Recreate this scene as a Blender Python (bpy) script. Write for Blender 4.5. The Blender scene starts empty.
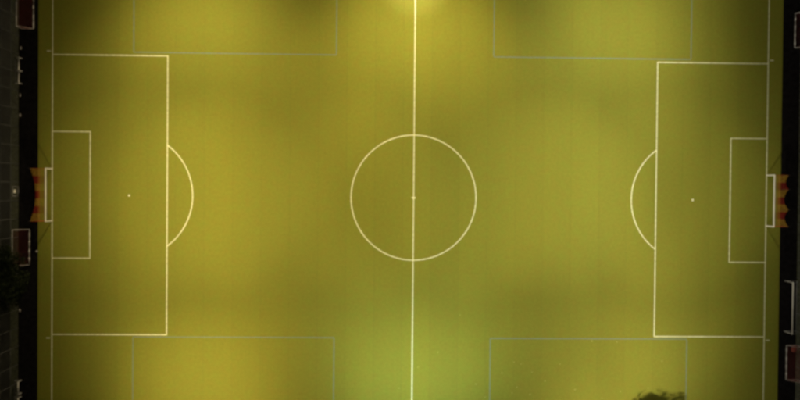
import bpy, math, random
from mathutils import Vector, Matrix, Euler
random.seed(7)
scene = bpy.context.scene
C = scene.collection
R = math.radians

# ------------------------------------------------------------------ camera
CAM_F, CAM_LOC, CAM_ROT = 855.08, Vector((-5.6575, 1.4923, 124.194)), Euler((-0.015044, -0.029468, 0.008679))
cd = bpy.data.cameras.new('camera'); cam = bpy.data.objects.new('camera', cd); C.objects.link(cam)
cam.location = CAM_LOC; cam.rotation_euler = CAM_ROT
cd.sensor_width = 36.0; cd.lens = CAM_F * 36.0 / 800.0; cd.clip_end = 3000; cd.clip_start = 0.5
scene.camera = cam
scene.cycles.filter_width = 3.2            # the photograph is a soft night shot

# ------------------------------------------------------------------ night sky and moon
wd = bpy.data.worlds.new('World'); scene.world = wd; wd.use_nodes = True
nt = wd.node_tree
sky = nt.nodes.new('ShaderNodeTexSky'); sky.sky_type = 'NISHITA'; sky.sun_disc = False
sky.sun_elevation = R(35); sky.sun_rotation = R(60)
bg = nt.nodes['Background']; bg.inputs['Strength'].default_value = 0.0006
nt.links.new(sky.outputs[0], bg.inputs[0])
sd = bpy.data.lights.new('moon', 'SUN'); sd.energy = 0.006; sd.angle = R(0.5); sd.color = (1.0, 0.96, 0.9)
moon = bpy.data.objects.new('moon', sd); C.objects.link(moon); moon.rotation_euler = (R(55), 0, R(-60 + 180))
vs = scene.view_settings
vs.view_transform = 'Standard'; vs.look = 'None'; vs.gamma = 1.0; vs.exposure = 0.0; vs.use_curve_mapping = False

# floodlights: six masts, lamps given as (aim x, aim y, beam angle, watts, colour); aims are points of the pitch
WARM, PALE, OLIVE, GREEN, CREAM = (1.0, 0.785, 0.45), (0.95, 0.835, 0.62), (0.93, 0.86, 0.60), (0.76, 1.0, 0.95), (1.0, 0.88, 1.0)
MAST_H, POWER = 24.0, 0.98
MASTS = [
 ((-29.5, 33.3), [(-43.5,-16.7,60,49500,WARM), (-43.5,13.3,92,3400,WARM), (-29.5,-16.7,60,66500,WARM), (-29.5,13.3,92,39000,WARM), (-29.5,28.3,90,24500,WARM)]),
 ((0, 33.3), [(-14,-16.7,60,48700,WARM), (-14,13.3,92,3700,WARM), (0,13.3,92,50200,WARM), (0,28.3,90,30800,WARM), (0,31.2,30,30000,CREAM)]),
 ((29, 33.3), [(15,-16.7,60,73300,PALE), (29,-16.7,60,18100,PALE), (29,13.3,92,33800,PALE), (43,-16.7,60,44200,PALE), (37,30.3,140,8900,PALE), (29,28.3,90,28900,PALE)]),
 ((-30, -33.3), [(-44,16.7,60,46400,WARM), (-44,-13.3,92,4000,WARM), (-30,16.7,60,61600,WARM), (-30,-13.3,92,18000,WARM), (-16,16.7,60,35700,WARM), (-22,-30.3,140,26700,WARM), (-30,-28.3,90,19400,WARM)]),
 ((1, -33.3), [(-13,16.7,60,39400,WARM), (1,-13.3,92,28400,OLIVE), (15,16.7,60,47500,OLIVE), (1,-28.3,90,28200,GREEN)]),
 ((28.4, -32.6), [(16.5,17.8,60,50000,PALE), (30.5,17.8,60,25900,PALE), (30.5,-12.2,92,26500,PALE), (44.5,17.8,60,53400,PALE), (22.5,-29.2,140,14900,PALE), (38.5,-29.2,140,10800,PALE), (30.5,-27.2,90,16800,PALE)]),
]

# ------------------------------------------------------------------ helpers
CM = CAM_ROT.to_matrix()
def G(px, py, z=0.0):                       # photo pixel -> point at height z
    d = CM @ Vector(((px - 400) / CAM_F, (200 - py) / CAM_F, -1.0))
    return CAM_LOC + d * ((z - CAM_LOC.z) / d.z)

def mat(name, color, rough=0.7, metal=0.0, noise=None, var=0.15, bump=0.0, tint=None, rand=0.0, spec=0.3):
    m = bpy.data.materials.new(name); m.use_nodes = True
    n, l = m.node_tree.nodes, m.node_tree.links
    b = n['Principled BSDF']; b.inputs['Roughness'].default_value = rough; b.inputs['Metallic'].default_value = metal
    b.inputs['Base Color'].default_value = (*color, 1)
    b.inputs['Specular IOR Level'].default_value = spec
    if noise:
        geo = n.new('ShaderNodeNewGeometry')
        tx = n.new('ShaderNodeTexNoise'); tx.inputs['Scale'].default_value = noise; tx.inputs['Detail'].default_value = 5
        l.new(geo.outputs['Position'], tx.inputs['Vector'])
        rp = n.new('ShaderNodeValToRGB'); rp.color_ramp.elements[0].position = 0.32; rp.color_ramp.elements[1].position = 0.68
        t = tint or color
        rp.color_ramp.elements[0].color = tuple(c * (1 - var) for c in color) + (1,)
        rp.color_ramp.elements[1].color = tuple(min(1, c * (1 + var)) for c in t) + (1,)
        l.new(tx.outputs['Fac'], rp.inputs['Fac']); out = rp.outputs['Color']
        if rand:
            oi = n.new('ShaderNodeObjectInfo'); mr = n.new('ShaderNodeMapRange')
            mr.inputs['To Min'].default_value = 1 - rand; mr.inputs['To Max'].default_value = 1 + rand
            l.new(oi.outputs['Random'], mr.inputs['Value'])
            mx = n.new('ShaderNodeMix'); mx.data_type = 'RGBA'; mx.blend_type = 'MULTIPLY'; mx.inputs[0].default_value = 1
            l.new(out, mx.inputs[6]); l.new(mr.outputs[0], mx.inputs[7]); out = mx.outputs[2]
        l.new(out, b.inputs['Base Color'])
        if bump:
            bp = n.new('ShaderNodeBump'); bp.inputs['Strength'].default_value = bump; bp.inputs['Distance'].default_value = 0.02
            l.new(tx.outputs['Fac'], bp.inputs['Height']); l.new(bp.outputs[0], b.inputs['Normal'])
    return m

class MB:
    def __init__(s): s.v, s.f = [], []
    def add(s, vs, fs):
        o = len(s.v); s.v += [tuple(v) for v in vs]; s.f += [tuple(i + o for i in f) for f in fs]; return s
    def box(s, x0, x1, y0, y1, z0, z1, m=None):
        vs = [Vector((x, y, z)) for z in (z0, z1) for y in (y0, y1) for x in (x0, x1)]
        if m: vs = [m @ v for v in vs]
        return s.add(vs, [(0,2,3,1),(4,5,7,6),(0,1,5,4),(2,6,7,3),(0,4,6,2),(1,3,7,5)])
    def tube(s, pts, r, n=8, cap=True):
        pts = [Vector(p) for p in pts]; rs = r if isinstance(r, (list, tuple)) else [r] * len(pts)
        vs, fs = [], []
        for i, p in enumerate(pts):
            t = (pts[min(i + 1, len(pts) - 1)] - pts[max(i - 1, 0)]).normalized()
            a = t.cross(Vector((0, 0, 1)) if abs(t.z) < 0.9 else Vector((1, 0, 0))).normalized(); b = t.cross(a)
            for k in range(n):
                q = 2 * math.pi * k / n
                vs.append(p + (a * math.cos(q) + b * math.sin(q)) * rs[i])
        for i in range(len(pts) - 1):
            for k in range(n):
                fs.append((i*n + k, i*n + (k+1) % n, (i+1)*n + (k+1) % n, (i+1)*n + k))
        if cap:
            fs.append(tuple(reversed(range(n)))); fs.append(tuple(range((len(pts)-1)*n, len(pts)*n)))
        return s.add(vs, fs)
    def mesh(s, name, m, smooth=False):
        me = bpy.data.meshes.new(name); me.from_pydata(s.v, [], s.f); me.materials.append(m)
        if smooth: me.polygons.foreach_set('use_smooth', [True] * len(me.polygons))
        me.update(); return me
    def build(s, name, m, parent=None, smooth=False):
        return link(name, s.mesh(name, m, smooth), parent)

def link(name, me, parent=None, loc=None):
    o = bpy.data.objects.new(name, me); C.objects.link(o)
    if parent: o.parent = parent
    if loc is not None: o.location = loc
    return o
def tag(o, label, cat, group=None):
    o['label'] = label; o['category'] = cat
    if group: o['group'] = group
    return o
def thing(name, loc, rz, label, cat, group=None):
    o = bpy.data.objects.new(name, None); C.objects.link(o); o.empty_display_size = 0.3
    o.location = loc; o.rotation_euler = (0, 0, rz)
    return tag(o, label, cat, group)
def copy_tree(o, parent=None):
    c = o.copy(); C.objects.link(c)
    if parent: c.parent = parent
    for ch in [k for k in o.children]: copy_tree(ch, c)
    return c
def structure(o): o['kind'] = 'structure'; return o

# ------------------------------------------------------------------ materials
def turf_material():
    m = bpy.data.materials.new('turf'); m.use_nodes = True
    n, l = m.node_tree.nodes, m.node_tree.links
    b = n['Principled BSDF']; b.inputs['Roughness'].default_value = 0.85; b.inputs['Specular IOR Level'].default_value = 0.15
    geo = n.new('ShaderNodeNewGeometry')
    def noise(sc, det=3, stretch=None):
        t = n.new('ShaderNodeTexNoise'); t.inputs['Scale'].default_value = sc; t.inputs['Detail'].default_value = det
        src = geo.outputs['Position']
        if stretch:
            mp = n.new('ShaderNodeMapping'); mp.inputs['Scale'].default_value = stretch
            l.new(src, mp.inputs['Vector']); src = mp.outputs[0]
        l.new(src, t.inputs['Vector']); return t.outputs['Fac']
    def ramp(fac, c0, c1, p0=0.3, p1=0.7):
        r = n.new('ShaderNodeValToRGB'); e = r.color_ramp.elements
        e[0].position, e[1].position = p0, p1; e[0].color, e[1].color = (*c0, 1), (*c1, 1)
        l.new(fac, r.inputs['Fac']); return r.outputs['Color']
    def mul(a, c):
        x = n.new('ShaderNodeMix'); x.data_type = 'RGBA'; x.blend_type = 'MULTIPLY'; x.inputs[0].default_value = 1
        l.new(a, x.inputs[6]); l.new(c, x.inputs[7]); return x.outputs[2]
    base = ramp(noise(0.9, 5), (0.136, 0.1335, 0.0155), (0.125, 0.1435, 0.0155))        # fibre tone, green to straw
    c = mul(base, ramp(noise(2.6, 2), (0.94, 0.94, 0.92), (1.06, 1.06, 1.08)))         # infill clumps
    c = mul(c, ramp(noise(9.0, 2), (0.88, 0.89, 0.85), (1.12, 1.11, 1.15)))            # fibre tufts
    c = mul(c, ramp(noise(0.09, 3, (1.0, 0.35, 1.0)), (0.95, 0.97, 1), (1.05, 1.03, 1)))  # brushed and worn areas
    oi = n.new('ShaderNodeObjectInfo')
    c = mul(c, ramp(oi.outputs['Random'], (0.965, 0.955, 0.97), (1.03, 1.03, 1.03), 0, 1))
    l.new(c, b.inputs['Base Color'])
    bp = n.new('ShaderNodeBump'); bp.inputs['Strength'].default_value = 0.5; bp.inputs['Distance'].default_value = 0.03
    l.new(noise(18, 2), bp.inputs['Height']); l.new(bp.outputs[0], b.inputs['Normal'])
    return m
M = dict(
    turf=turf_material(),
    base=mat('pitch_base', (0.03, 0.028, 0.022), 0.95, noise=3),
    line=mat('white_line', (0.55, 0.57, 0.38), 0.8, noise=2.5, var=0.2),
    blue=mat('blue_line', (0.108, 0.160, 0.150), 0.8, noise=4, var=0.12),
    asphalt=mat('asphalt', (0.006, 0.0055, 0.006), 1.0, noise=1.6, var=0.45, bump=0.3, spec=0.04),
    earth=mat('earth', (0.014, 0.0135, 0.014), 0.95, noise=0.5, var=0.4, tint=(0.018, 0.019, 0.016)),
    grass=mat('verge_grass', (0.042, 0.05, 0.024), 0.9, noise=2.5, var=0.4, tint=(0.052, 0.058, 0.028)),
    kerb=mat('kerb_concrete', (0.22, 0.21, 0.20), 0.85, noise=3, var=0.25),
    white=mat('white_paint', (0.78, 0.78, 0.74), 0.45, noise=5, var=0.06),
    worn=mat('worn_white_paint', (0.36, 0.36, 0.35), 0.6, noise=2.2, var=0.5),
    weight=mat('chalky_white_paint', (0.46, 0.46, 0.45), 0.6, noise=4, var=0.3),
    galv=mat('galvanised_steel', (0.20, 0.205, 0.21), 0.5, metal=0.3, noise=6, var=0.15),
    fpost=mat('fence_post_paint', (0.085, 0.09, 0.095), 0.6, noise=3, var=0.35),
    wire=mat('fence_wire', (0.075, 0.08, 0.08), 0.6, metal=0.0, noise=6, var=0.15),
    red=mat('red_cord', (0.33, 0.022, 0.014), 0.75, noise=9, var=0.2),
    yellow=mat('yellow_cord', (0.48, 0.28, 0.03), 0.75, noise=9, var=0.2),
    darkred=mat('dark_red_cord', (0.12, 0.018, 0.016), 0.8, noise=9, var=0.2),
    rope=mat('dark_rope', (0.06, 0.03, 0.02), 0.8, noise=9),
    rubber=mat('black_rubber', (0.02, 0.02, 0.02), 0.7, noise=9),
    bag=mat('red_canvas', (0.15, 0.035, 0.025), 0.8, noise=6, var=0.25),
    sack=mat('white_sack', (0.30, 0.29, 0.28), 0.8, noise=6, var=0.2),
    leaf=mat('dead_leaf', (0.25, 0.26, 0.08), 0.7, noise=6, var=0.25),
    foliage=mat('tree_foliage', (0.010, 0.014, 0.006), 0.85, noise=1.2, var=0.6, tint=(0.015, 0.021, 0.007), spec=0.1),
    bark=mat('tree_bark', (0.06, 0.045, 0.03), 0.9, noise=5, var=0.3, bump=0.5),
    mast=mat('mast_steel', (0.28, 0.29, 0.30), 0.5, metal=0.4, noise=4),
    housing=mat('lamp_housing', (0.10, 0.10, 0.11), 0.5, metal=0.3, noise=6),
)
lens = bpy.data.materials.new('lamp_lens'); lens.use_nodes = True
lens.node_tree.nodes['Principled BSDF'].inputs['Emission Color'].default_value = (1, 0.82, 0.45, 1)
lens.node_tree.nodes['Principled BSDF'].inputs['Emission Strength'].default_value = 12

# ------------------------------------------------------------------ the ground
HALF_L, HALF_W, LW = 52.0, 30.75, 0.12
TX0, TX1, TY = G(38, 198).x, G(780.5, 198).x, 33.0           # turf edges
FX0, FX1 = G(18.3, 198).x, G(798.3, 198).x                   # fence lines behind the goals
ZA = -0.03                                                   # asphalt level
structure(MB().box(-700, 700, -700, 700, -1.0, -0.08).build('ground', M['earth']))
structure(MB().box(FX0, FX1, -39, 39, -0.075, ZA).build('asphalt_path', M['asphalt']))
for x0, x1, nm in ((FX0 - 1.15, FX0 - 0.004, 'grass_verge'), (FX1 + 0.004, FX1 + 2.5, 'grass_verge')):
    structure(MB().box(x0, x1, -39, 39, -0.07, -0.02).build(nm, M['grass']))
pitch = structure(MB().box(TX0, TX1, -TY, TY, -0.07, -0.022).build('pitch', M['base']))
ROLL = 4.10
sx = G(204, 198).x
while sx > TX0: sx -= ROLL
rolls = {}
x = sx
while x < TX1 - 0.05:
    a, b = max(x, TX0) + 0.006, min(x + ROLL, TX1) - 0.006
    w = round(b - a, 3)
    if w > 0.05:
        if w not in rolls:
            mb = MB(); mb.box(-w/2, w/2, -TY, TY, -0.02, 0.0)
            rolls[w] = mb.mesh('turf_roll', M['turf'])
        link('turf_roll', rolls[w], pitch, ((a + b) / 2, 0, 0))
    x += ROLL

ZL = 0.004
def line(name, x0, x1, y0, y1, m='line', z=ZL):
    return MB().box(x0, x1, y0, y1, z - 0.003, z).build(name, M[m], pitch)
def arc(name, cx, cy, r, a0, a1, m='line', w=LW, z=ZL + 0.003):
    n = max(8, int(abs(a1 - a0) * r / 0.35)); mb = MB(); vs, fs = [], []
    for i in range(n + 1):
        a = a0 + (a1 - a0) * i / n
        for rr in (r - w, r): vs.append((cx + rr * math.cos(a), cy + rr * math.sin(a), z))
    for i in range(n): fs.append((2*i, 2*i + 1, 2*i + 3, 2*i + 2))
    mb.add(vs, fs); return mb.build(name, M[m], pitch)
def disc(name, cx, cy, r, z=ZL + 0.003):
    n = 24
    return MB().add([(cx + r*math.cos(2*math.pi*k/n), cy + r*math.sin(2*math.pi*k/n), z) for k in range(n)], [tuple(range(n))]).build(name, M['line'], pitch)

for s in (-1, 1):
    g = s * HALF_L; gi = g - s * LW
    xs = lambda a, b: (min(a, b), max(a, b))
    line('goal_line', *xs(g, gi), -HALF_W, HALF_W)
    line('touchline', -HALF_L + LW, HALF_L - LW, *xs(s * HALF_W, s * (HALF_W - LW)))
    for depth, hw, nm in ((16.5, 20.16, 'penalty_area_line'), (5.5, 9.16, 'goal_area_line')):
        f = g - s * depth
        line(nm, *xs(f, f + s * LW), -hw, hw)
        for t in (-1, 1): line(nm, *xs(gi, f + s * LW), *xs(t * hw, t * (hw - LW)))
    disc('penalty_spot', g - s * 11, 0, 0.15)
    aa = math.acos((5.5) / 9.15)
    c0 = 0 if s < 0 else math.pi
    arc('penalty_arc', g - s * 11, 0, 9.15, c0 - aa, c0 + aa)
    for t in (-1, 1):
        arc('corner_arc', g, t * HALF_W, 1.0, *( (0, -t*math.pi/2) if s < 0 else (math.pi, math.pi + t*math.pi/2)))
        y = t * (HALF_W - 10.15)
        line('corner_distance_mark', *xs(g + s * 0.20, g + s * 0.75), y - 0.06, y + 0.06)
line('halfway_line', -LW/2, LW/2, -HALF_W + LW, HALF_W - LW)
arc('centre_circle', 0, 0, 9.15, 0, 2 * math.pi)
line('centre_mark', -0.28, 0.28, -0.09, 0.09, z=ZL + 0.004)
# faint blue boxes of the two small pitches laid across the big one
for (ax, ay), (bx_, by_), t in (((133.8, 53.3), (336.5, 53.8), 1), ((493.8, 56.8), (691, 59.6), 1), ((133, 337.2), (334, 337.2), -1), ((490.3, 338.2), (686.8, 339.2), -1)):
    p, q = G(ax, ay), G(bx_, by_); yy = (p.y + q.y) / 2; ye = t * (HALF_W - LW)
    lo, hi = min(yy, ye), max(yy, ye)
    z = ZL - 0.0015
    line('small_pitch_line', p.x, q.x, yy - 0.05, yy + 0.05, 'blue', z)
    for X in (p.x, q.x): line('small_pitch_line', X - 0.05, X + 0.05, (yy + 0.05 if t > 0 else lo), (hi if t > 0 else yy - 0.05), 'blue', z)

# ------------------------------------------------------------------ floodlight masts beside the touchlines
mast_labels = ['tall floodlight mast beside the touchline at the end with the paired mini goals',
               'tall floodlight mast at the halfway line with warm yellow lamps',
               'tall floodlight mast beside the touchline at the corner near the lone training goal',
               'tall floodlight mast beside the touchline at the end with the tree by the fence',
               'tall floodlight mast at the halfway line with pale greenish lamps',
               'tall floodlight mast standing beside the dark tree at the touchline']
for mi, ((mx, my), lamps) in enumerate(MASTS):
    s = 1 if my < 0 else -1
    t = thing('floodlight_mast', (mx, my, ZA), 0, mast_labels[mi], 'floodlight', 'floodlight masts along the touchlines')
    MB().tube([(0,0,0),(0,0,MAST_H - 2.1 - ZA)], [0.24, 0.12], 12).build('pole', M['mast'], t, True)
    MB().box(-0.4, 0.4, -0.4, 0.4, 0, 0.08).build('base_plate', M['mast'], t)
    for k in range(3):
        z = MAST_H - 2.30 + 0.75 * k - ZA
        MB().box(-1.1, 1.1, -0.05, 0.05, z - 0.05, z + 0.05).build('crossarm', M['mast'], t)
    MB().box(-0.06, 0.06, -0.06, 0.06, MAST_H - 2.3 - ZA, MAST_H - 0.6 - ZA).build('head_post', M['mast'], t)
    for i, (ax, ay, ang, watts, col) in enumerate(lamps):
        lx, lz = (i % 3 - 1) * 0.72, MAST_H - 0.80 - 0.75 * (i // 3)
        pos = Vector((lx, s * 0.42, lz - ZA))
        d = (Vector((ax, ay, 0)) - Vector((mx, my, ZA)) - pos).normalized()
        q = d.to_track_quat('-Z', 'Y').to_matrix().to_4x4(); q.translation = pos - d * 0.20
        fl = MB()
        fl.box(-0.30, 0.30, -0.22, 0.22, -0.10, 0.14, q).box(-0.22, 0.22, -0.16, 0.16, 0.14, 0.26, q)
        fo = fl.build('floodlight', M['housing'], t)
        MB().box(-0.27, 0.27, -0.19, 0.19, -0.115, -0.103, q).build('lens', lens, fo)
        ld = bpy.data.lights.new('lamp', 'SPOT'); ld.energy = watts * POWER; ld.color = col
        ld.spot_size = R(ang); ld.spot_blend = 1.0; ld.shadow_soft_size = 0.12
        lo = bpy.data.objects.new('lamp', ld); C.objects.link(lo); lo.parent = t
        lo.location = pos + d * 0.12; lo.rotation_euler = d.to_track_quat('-Z', 'Y').to_euler()

# ------------------------------------------------------------------ match goals with red and yellow nets
def cords(mb, S, us, vs, r, nu, nv, umin, umax):
    """cords along v at each u, and cords along u at each v"""
    for u in us: mb.tube([S(u, k / nv) for k in range(nv + 1)], r, 3, False)
    for v in vs: mb.tube([S(umin + (umax - umin) * k / nu, v) for k in range(nu + 1)], r, 3, False)
def match_goal(x, rz, hangs, label):
    t = thing('football_goal', (x, 0, 0), rz, label, 'goal', 'match goals on the goal lines')     # local +x goes away from the pitch
    for s in (-1, 1): MB().box(-0.06, 0.06, s*3.72 - 0.06, s*3.72 + 0.06, 0, 2.44).build('post', M['white'], t)
    MB().box(-0.061, 0.061, -3.782, 3.782, 2.44, 2.56).build('crossbar', M['white'], t)
    bk = 2.12
    def edge(y):
        for a, b in zip(hangs[:-1], hangs[1:]):
            if a - 1e-6 <= y <= b + 1e-6:
                w = (b - a) / 2; k = 1 - ((y - (a + b) / 2) / w) ** 2
                d = (0.085 if w > 3 else 0.19) * w * 2
                return bk - d * 0.85 * k, 2.46 - d * 0.75 * k
        return bk, 2.46
    def top(u, v):
        b, z = edge(u); return (0.04 + (b - 0.04) * v, u, 2.50 + (z - 2.50) * v - 0.10 * math.sin(math.pi * v))
    def back(u, v):
        b, z = edge(u); return (b + (1.82 - b) * v ** 1.3, u, z * (1 - v) + 0.03)
    SP, W = 0.115, 3.72 * 2 / 7
    for k in range(7):
        u0 = -3.72 + W * k; n = round(W / SP); st = W / n
        us = [u0 + st * (i + 0.5) for i in range(n)]
        m = M['yellow'] if k % 2 == 0 else M['red']
        mb = MB(); cords(mb, top, us, [i * SP / 2.1 for i in range(1, 19)], 0.0056, 8, 10, u0, u0 + W)
        cords(mb, back, us, [i / 21 for i in range(0, 22)], 0.0056, 8, 8, u0, u0 + W)
        mb.build('net_stripe', m, t)
    for s in (-1, 1):
        def side(u, v):                                     # u along depth 0..1, v down
            b, z = edge(s * 3.72); xb = 0.04 + (b - 0.04) * u * (1 - v) + (1.82 - 0.04) * u * v
            return (xb, s * 3.73, (2.50 + (z - 2.50) * u) * (1 - v) + 0.03)
        mb = MB(); cords(mb, side, [i / 18 for i in range(19)], [i / 21 for i in range(22)], 0.0056, 4, 6, 0, 1)
        mb.build('side_net', M['red'], t)
    MB().tube([back(-3.72 + 7.44 * i / 30, 1.0) for i in range(31)], 0.02, 5).build('ground_rope', M['red'], t)
    for y in hangs:
        o = MB(); o.tube([(bk + 0.25, y, ZA), (bk + 0.25, y, 2.55)], 0.025, 8).build('net_pole', M['rubber'], t)
        MB().tube([(bk + 0.25, y, 2.52), (bk, y, 2.46)], 0.008, 4).build('net_cord', M['rope'], t)
match_goal(-HALF_L + 0.06, math.pi, [-3.72, 3.72], 'white match goal with red and yellow net at the end with the fence gate')
match_goal(HALF_L - 0.06, 0.0, [-3.72, -1.25, 1.7, 3.72], 'white match goal with red and yellow net sagging in three swags')

# ------------------------------------------------------------------ training goals stored behind the goal lines
def training_goal(label):
    t = thing('training_goal', (0, 0, 0), 0, label, 'goal', 'portable training goals behind the goal lines')
    hw, h, dp = 2.55, 2.0, 1.62                              # local +x is the rear, the mouth is at x = 0
    for s in (-1, 1):
        MB().tube([(0, s*hw, 0), (0, s*hw, h)], 0.05, 10).build('post', M['worn'], t, True)
        MB().tube([(0.05, s*hw, 0.05), (dp, s*hw, 0.05)], 0.04, 8).build('base_bar', M['worn'], t, True)
        MB().tube([(0.02, s*hw, h - 0.02), (0.55, s*hw, h - 0.1), (dp, s*hw, 0.08)], 0.025, 8).build('net_stay', M['worn'], t, True)
    MB().tube([(0, -hw - 0.05, h), (0, hw + 0.05, h)], 0.05, 10).build('crossbar', M['worn'], t, True)
    MB().tube([(dp, -hw, 0.07), (dp, hw, 0.07)], 0.07, 10).build('rear_bar', M['worn'], t, True)
    for y in (-1.75, -0.6, 0.65, 1.8):
        MB().tube([(dp, y - 0.32, 0.075), (dp, y + 0.32, 0.075)], 0.085, 10).build('counterweight', M['weight'], t, True)
    def sheet(u, v):
        if v < 0.25: k = v / 0.25; x, z = 0.55 * k, h - 0.1 * k
        else: k = (v - 0.25) / 0.75; x, z = 0.55 + (dp - 0.55) * k - 0.25 * math.sin(math.pi * k), (h - 0.1) * (1 - k) + 0.08
        return (x, u, z)
    mb = MB(); n = 44
    cords(mb, sheet, [-hw + 2*hw*i/n for i in range(1, n)], [i / 24 for i in range(1, 24)], 0.0042, 6, 16, -hw, hw)
    mb.build('net', M['darkred'], t)
    for s in (-1, 1):
        def side(u, v):
            p = sheet(0, u); return (p[0], s * hw, p[2] * (1 - v) + 0.05 * v)
        mb = MB(); cords(mb, side, [i / 16 for i in range(1, 16)], [i / 16 for i in range(1, 16)], 0.0042, 12, 2, 0.02, 0.98)
        mb.build('side_net', M['darkred'], t)
    return t
tg = training_goal('dark red netted training goal partly under the tree, beside the fence gate')
def place_rear(o, px, py0, py1, rz, dp=1.62):
    p = G(px, (py0 + py1) / 2, ZA); s = math.cos(rz)
    o.location = (p.x - s * dp, p.y, ZA); o.rotation_euler = (0, 0, rz)
place_rear(tg, 29.6, 229.8, 264.5, R(0))
for px, y0, y1, rz, lab in ((33.7, -6.5, 28.3, R(0), 'dark red netted training goal at the end of the fence past the paired mini goals'),
                            (794.9, 13, 48, R(180), 'worn white training goal standing alone behind the match goal with three net swags'),
                            (786.2, 345, 380, R(180), 'worn white training goal with a red bag in it, next to the bare spare goal')):
    place_rear(copy_tree(tg), px, y0, y1, rz)
    o = [k for k in C.objects if k.name.startswith('training_goal')][-1]
    o['label'] = lab
tgs = sorted([k for k in C.objects if k.name.startswith('training_goal')], key=lambda k: k.name)

# bare spare goal on the asphalt
pa, pb = G(784.3, 280.8, ZA), G(784.7, 331.2, ZA)
sg = thing('spare_goal', ((pa.x + pb.x)/2, (pa.y + pb.y)/2, ZA), 0, 'bare full-size white goal without net standing on the dark asphalt', 'goal')
for s in (-1, 1):
    MB().tube([(0, s*3.72, 0), (0, s*3.72, 2.44)], 0.055, 10).build('post', M['worn'], sg, True)
    MB().tube([(0.05, s*3.72, 0.04), (1.75, s*3.72, 0.04)], 0.03, 8).build('base_bar', M['galv'], sg, True)
    MB().tube([(0.03, s*3.72, 2.40), (0.7, s*3.72, 2.36), (1.75, s*3.72, 0.05)], 0.022, 8).build('net_stay', M['galv'], sg, True)
MB().tube([(0, -3.78, 2.46), (0, 3.78, 2.46)], 0.06, 10).build('crossbar', M['white'], sg, True)
MB().tube([(1.75, -3.72, 0.04), (1.75, 3.72, 0.04)], 0.03, 8).build('rear_bar', M['galv'], sg, True)

# mini goals along the fence
mg = thing('mini_goal', (0, 0, 0), 0, '', 'goal', 'white mini goals along the fence')      # local -x is the rear
for s in (-1, 1):
    MB().tube([(0, s*0.915, 0), (0, s*0.915, 1.2)], 0.055, 8).build('post', M['weight'], mg, True)
    MB().tube([(-0.05, s*0.915, 0.04), (-0.95, s*0.915, 0.04)], 0.04, 8).build('base_bar', M['worn'], mg, True)
    MB().tube([(-0.03, s*0.915, 1.17), (-0.30, s*0.915, 1.13), (-0.95, s*0.915, 0.06)], 0.022, 8).build('net_stay', M['worn'], mg, True)
MB().tube([(0, -0.97, 1.2), (0, 0.97, 1.2)], 0.085, 10).build('crossbar', M['weight'], mg, True)
MB().tube([(-0.95, -0.9, 0.04), (-0.95, 0.9, 0.04)], 0.022, 8).build('rear_bar', M['galv'], mg, True)
def mnet(u, v): return (-0.30 * min(1, v / .25) - 0.65 * max(0, (v - .25) / .75), u, 1.18 - 0.05 * min(1, v / .25) - 1.07 * max(0, (v - .25) / .75))
mb = MB(); cords(mb, mnet, [-0.9 + 1.8*i/15 for i in range(1, 15)], [i/12 for i in range(1, 12)], 0.004, 2, 8, -0.9, 0.9)
mb.build('net', M['wire'], mg)
mini = [(22.3, 58.6, 'white mini goal of the touching pair, on the side away from the fence gate'),
        (22.3, 71.0, 'white mini goal of the touching pair, on the side towards the fence gate'),
        (21.6, 380.2, 'white mini goal past the dark tree, the one nearer the tree'),
        (21.4, 396.5, 'white mini goal past the dark tree, the one farther from the tree')]
for i, (px, py, lab) in enumerate(mini):
    o = mg if i == 0 else copy_tree(mg)
    p = G(px, py, ZA); o.location = (p.x, p.y - 0.915, ZA); o['label'] = lab

# ------------------------------------------------------------------ ball-stop fences behind the goals
FH, BAY = 6.0, 2.62
def chain(w, z0, z1, r=0.0028, sp=0.11):
    """chain-link: two families of diagonal wires clipped to a w by z0..z1 panel in the yz plane"""
    mb = MB(); h = z1 - z0
    for sgn in (1, -1):
        c = -h
        while c < w:
            a0, a1 = max(0, -c), min(h, w - c)               # along height
            if a1 - a0 > 0.02:
                f = lambda a: (0.004 * sgn, ((c + a) if sgn > 0 else (w - c - a)) - w/2, z0 + a)
                mb.tube([f(a0), f(a1)], r, 3, False)
            c += sp
    return mb
panel_me = chain(BAY - 0.06, 0.06, FH - 0.05).mesh('mesh_panel', M['wire'])
post_me = MB().tube([(0,0,0),(0,0,FH)], 0.04, 8).mesh('post', M['fpost'], True)
rail_me = MB().tube([(0,-BAY/2 + 0.046,0),(0,BAY/2 - 0.046,0)], 0.03, 8).mesh('rail', M['fpost'], True)
gate_y = G(18.3, 191.3, ZA).y
def fence(x, y0, n, label, gate_bay=None):
    t = thing('ball_stop_fence', (x, 0, ZA), 0, label, 'fence')
    for i in range(n + 1): link('post', post_me, t, (0, y0 + BAY * i, 0))
    for i in range(n):
        yc = y0 + BAY * (i + 0.5)
        for z in (2.55, FH - 0.04): link('rail', rail_me, t, (0, yc, z))
        if i != gate_bay:
            link('mesh_panel', panel_me, t, (0, yc, 0))
        else:
            link('mesh_panel', chain(BAY - 0.1, 2.1, FH - 0.05).mesh('mesh_panel', M['wire']), t, (0, yc, 0))
            for s in (-1, 1):
                lo, hi = (yc - BAY/2 + 0.05, gate_y - 0.68) if s < 0 else (gate_y + 0.68, yc + BAY/2 - 0.05)
                link('gate_post', MB().tube([(0,0,0),(0,0,2.0)], 0.04, 8).mesh('gate_post', M['galv'], True), t, (0, gate_y + s*0.68, 0))
                if hi - lo > 0.15: link('mesh_panel', chain(hi - lo - 0.08, 0.06, 2.0).mesh('mesh_panel', M['wire']), t, (0, (lo + hi)/2, 0))
    return t
yp = G(18.3, 182, ZA).y
k = 12
fence(FX0, yp - BAY - BAY * k, 26, 'tall grey chain-link fence with a gate, behind one match goal', k)
fence(FX1, G(798.3, 198).y - BAY * 12.5, 25, 'tall grey chain-link fence without gate, beside the bare spare goal')
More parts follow.
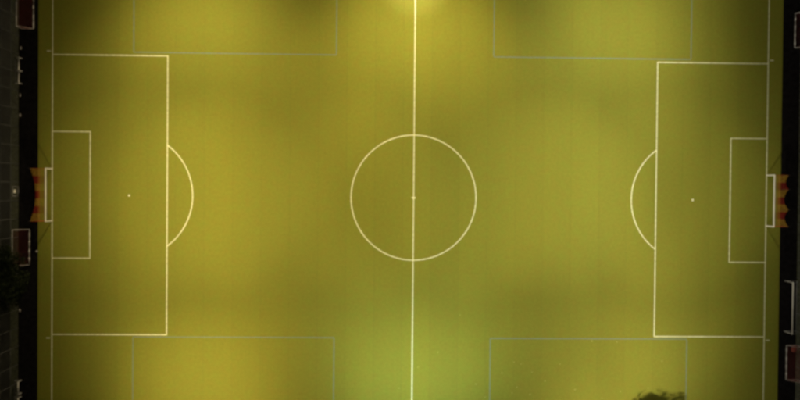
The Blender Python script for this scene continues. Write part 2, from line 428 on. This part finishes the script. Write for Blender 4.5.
gt = thing('fence_gate', (FX0, gate_y, ZA), 0, 'narrow grey chain-link gate with a white sign, in the tall fence', 'gate')
gf = MB(); gf.tube([(0,-0.58,0.06),(0,0.58,0.06),(0,0.58,1.95),(0,-0.58,1.95),(0,-0.58,0.06)], 0.03, 8)
gf.build('gate_frame', M['worn'], gt, True)
chain(1.12, 0.1, 1.92).build('gate_mesh', M['wire'], gt)
MB().box(0.035, 0.055, -0.24, 0.24, 1.02, 1.68).build('sign_plate', M['white'], gt)
MB().box(0.02, 0.10, 0.46, 0.50, 0.98, 1.02).build('handle', M['rubber'], gt)

# ------------------------------------------------------------------ small things on the ground
def lump(a, b, h, n=14, seed=0, neck=False):
    rnd = random.Random(seed); mb = MB(); vs, fs = [], []
    rows = 7
    for j in range(rows + 1):
        f = j / rows
        rr = math.sin(math.pi * min(0.97, 0.16 + 0.80 * f)) ** 0.6; z = h * f
        for i in range(n):
            q = 2 * math.pi * i / n; w = 1 + rnd.uniform(-0.07, 0.07)
            vs.append((a * rr * math.cos(q) * w, b * rr * math.sin(q) * w, z))
    for j in range(rows):
        for i in range(n): fs.append((j*n + i, j*n + (i+1) % n, (j+1)*n + (i+1) % n, (j+1)*n + i))
    fs.append(tuple(reversed(range(n)))); fs.append(tuple(range(rows*n, rows*n + n)))
    return mb.add(vs, fs)
for i, (px, py, lab) in enumerate(((21, 48, 'small white sandbag by the fence, past the paired mini goals'),
                                   (20.3, 95, 'small white sandbag by the fence, next to the paired mini goals'),
                                   (20.0, 115, 'small white sandbag by the fence, between mini goal pair and gate'),
                                   (18.9, 310.5, 'small white sandbag by the fence under the edge of the dark tree'))):
    p = G(px, py, ZA)
    t = thing('sandbag', (max(p.x, FX0 + 0.24), p.y, ZA), 0, lab, 'sandbag', 'white sandbags along the fence')
    lump(0.13, 0.24, 0.16, seed=i).build('sack', M['sack'], t, True)
    MB().tube([(0, -0.06, 0.16), (0, -0.05, 0.215), (0, 0.05, 0.215), (0, 0.06, 0.16)], 0.012, 6).build('handle', M['rubber'], t, True)
p = G(793.2, 349.2, ZA)
t = thing('ball_bag', (p.x, p.y, ZA), 0, 'red canvas ball bag lying inside a training goal', 'bag')
lump(0.40, 0.46, 0.55, 16, 5).build('sack', M['bag'], t, True)
MB().tube([(0, 0, 0.54), (0.03, 0.02, 0.66), (0.10, 0.06, 0.70)], [0.06, 0.05, 0.08], 8).build('tied_neck', M['bag'], t, True)
p = G(36.8, 251.3, ZA)
t = thing('marker_cone', (p.x, p.y, ZA), 0, 'small pale marker cone on the asphalt at the turf edge', 'cone')
MB().box(-0.14, 0.14, -0.14, 0.14, 0, 0.02).build('foot', M['sack'], t)
MB().tube([(0, 0, 0.02), (0, 0, 0.32)], [0.10, 0.025], 12).build('cone', M['sack'], t, True)

leaf_me = []
for v in range(3):
    rnd = random.Random(v + 40); n = 12; vs = [(0, 0, 0.012)]
    for i in range(n):
        q = 2*math.pi*i/n; r = 0.115 * (1.0 if i % 2 == 0 else 0.62) * rnd.uniform(0.85, 1.15)
        vs.append((r*math.cos(q), r*math.sin(q)*0.85, 0.010 + 0.03 * rnd.random()))
    me = bpy.data.meshes.new('fallen_leaf'); me.from_pydata(vs, [], [(0, i + 1, (i + 1) % n + 1) for i in range(n)]); me.materials.append(M['leaf']); leaf_me.append(me)
LEAVES = [(514,362),(521,364),(532,372),(502,373),(517,387),(512,393),(530,394.5),(485,397),(575,389.5),(620.5,391.5),(602,398),(399,388),(418,367),(592,341),(617,342),(662,361),(687,352),(648,388),(460,315),(476,384),(560,364),(545,381),(438,352)]
for i, (px, py) in enumerate(LEAVES):
    p = G(px, py); o = link('fallen_leaf', leaf_me[i % 3], None, (p.x, p.y, 0.0)); o.rotation_euler = (0, 0, random.uniform(0, 6.28))
    sc = random.uniform(0.7, 1.05); o.scale = (sc, sc, 1)
    tag(o, 'small pale yellow leaf lying on the turf', 'leaf', 'fallen leaves on the turf')

# ------------------------------------------------------------------ trees
def tree(loc, crown_c, rad, label, seed, nleaf=9000, lsz=0.22):
    rnd = random.Random(seed)
    t = thing('tree', loc, 0, label, 'tree')
    cc = Vector(crown_c); rv = Vector(rad)
    top = Vector((cc.x * 0.75, cc.y * 0.75, cc.z * 0.95))
    tr = MB(); pts = [(0,0,0), (0.03, 0.02, 0.3), top * 0.45 + Vector((0.1, -0.05, 0)), top * 0.75, top]
    tr.tube(pts, [0.30, 0.22, 0.17, 0.11, 0.04], 10).build('trunk', M['bark'], t, True)
    clumps = []
    for i in range(70):
        while True:
            d = Vector((rnd.uniform(-1,1), rnd.uniform(-1,1), rnd.uniform(-0.9,1)))
            if 0.25 < d.length < 1: break
        d *= rnd.uniform(0.85, 1.08)
        clumps.append((cc + Vector((d.x*rv.x, d.y*rv.y, d.z*rv.z)), rnd.uniform(0.16, 0.30) * rv.x))
    for i in range(10):
        p, r = clumps[i * 7]; st = top * rnd.uniform(0.45, 0.85)
        mid = (st + p) / 2 + Vector((0, 0, 0.25))
        MB().tube([st, mid, p], [0.09, 0.055, 0.02], 6).build('limb', M['bark'], t, True)
    vs, fs = [], []
    for i in range(nleaf):
        c, r = clumps[rnd.randrange(len(clumps))]
        d = Vector((rnd.gauss(0,1), rnd.gauss(0,1), rnd.gauss(0,1))).normalized() * r * rnd.random() ** 0.45
        p = c + d
        a = Vector((rnd.gauss(0,1), rnd.gauss(0,1), rnd.gauss(0,0.6))).normalized()
        b = a.cross(Vector((rnd.gauss(0,.6), rnd.gauss(0,.6), 1))).normalized()
        s = lsz * rnd.uniform(0.6, 1.2); o = len(vs)
        vs += [p - a*s, p + b*s*0.45, p + a*s, p - b*s*0.45]; fs.append((o, o+1, o+2, o+3))
    MB().add(vs, fs).build('crown', M['foliage'], t)
    return t
p = G(3, 277, 5.0)
tree((FX0 - 1.6, p.y, -0.05), (p.x - (FX0 - 1.6) - 1.0, 0, 5.2), (4.6, 4.5, 3.2), 'dark leafy tree overhanging the chain-link fence and a training goal', 3)
p = G(657, 400, 3.6)
tree((p.x + 0.6, -34.5, -0.05), (-0.6, p.y - 4.4 + 34.5, 3.6), (4.6, 4.2, 1.6), 'dark leafy tree leaning over the touchline, a small pitch box beside it', 11)
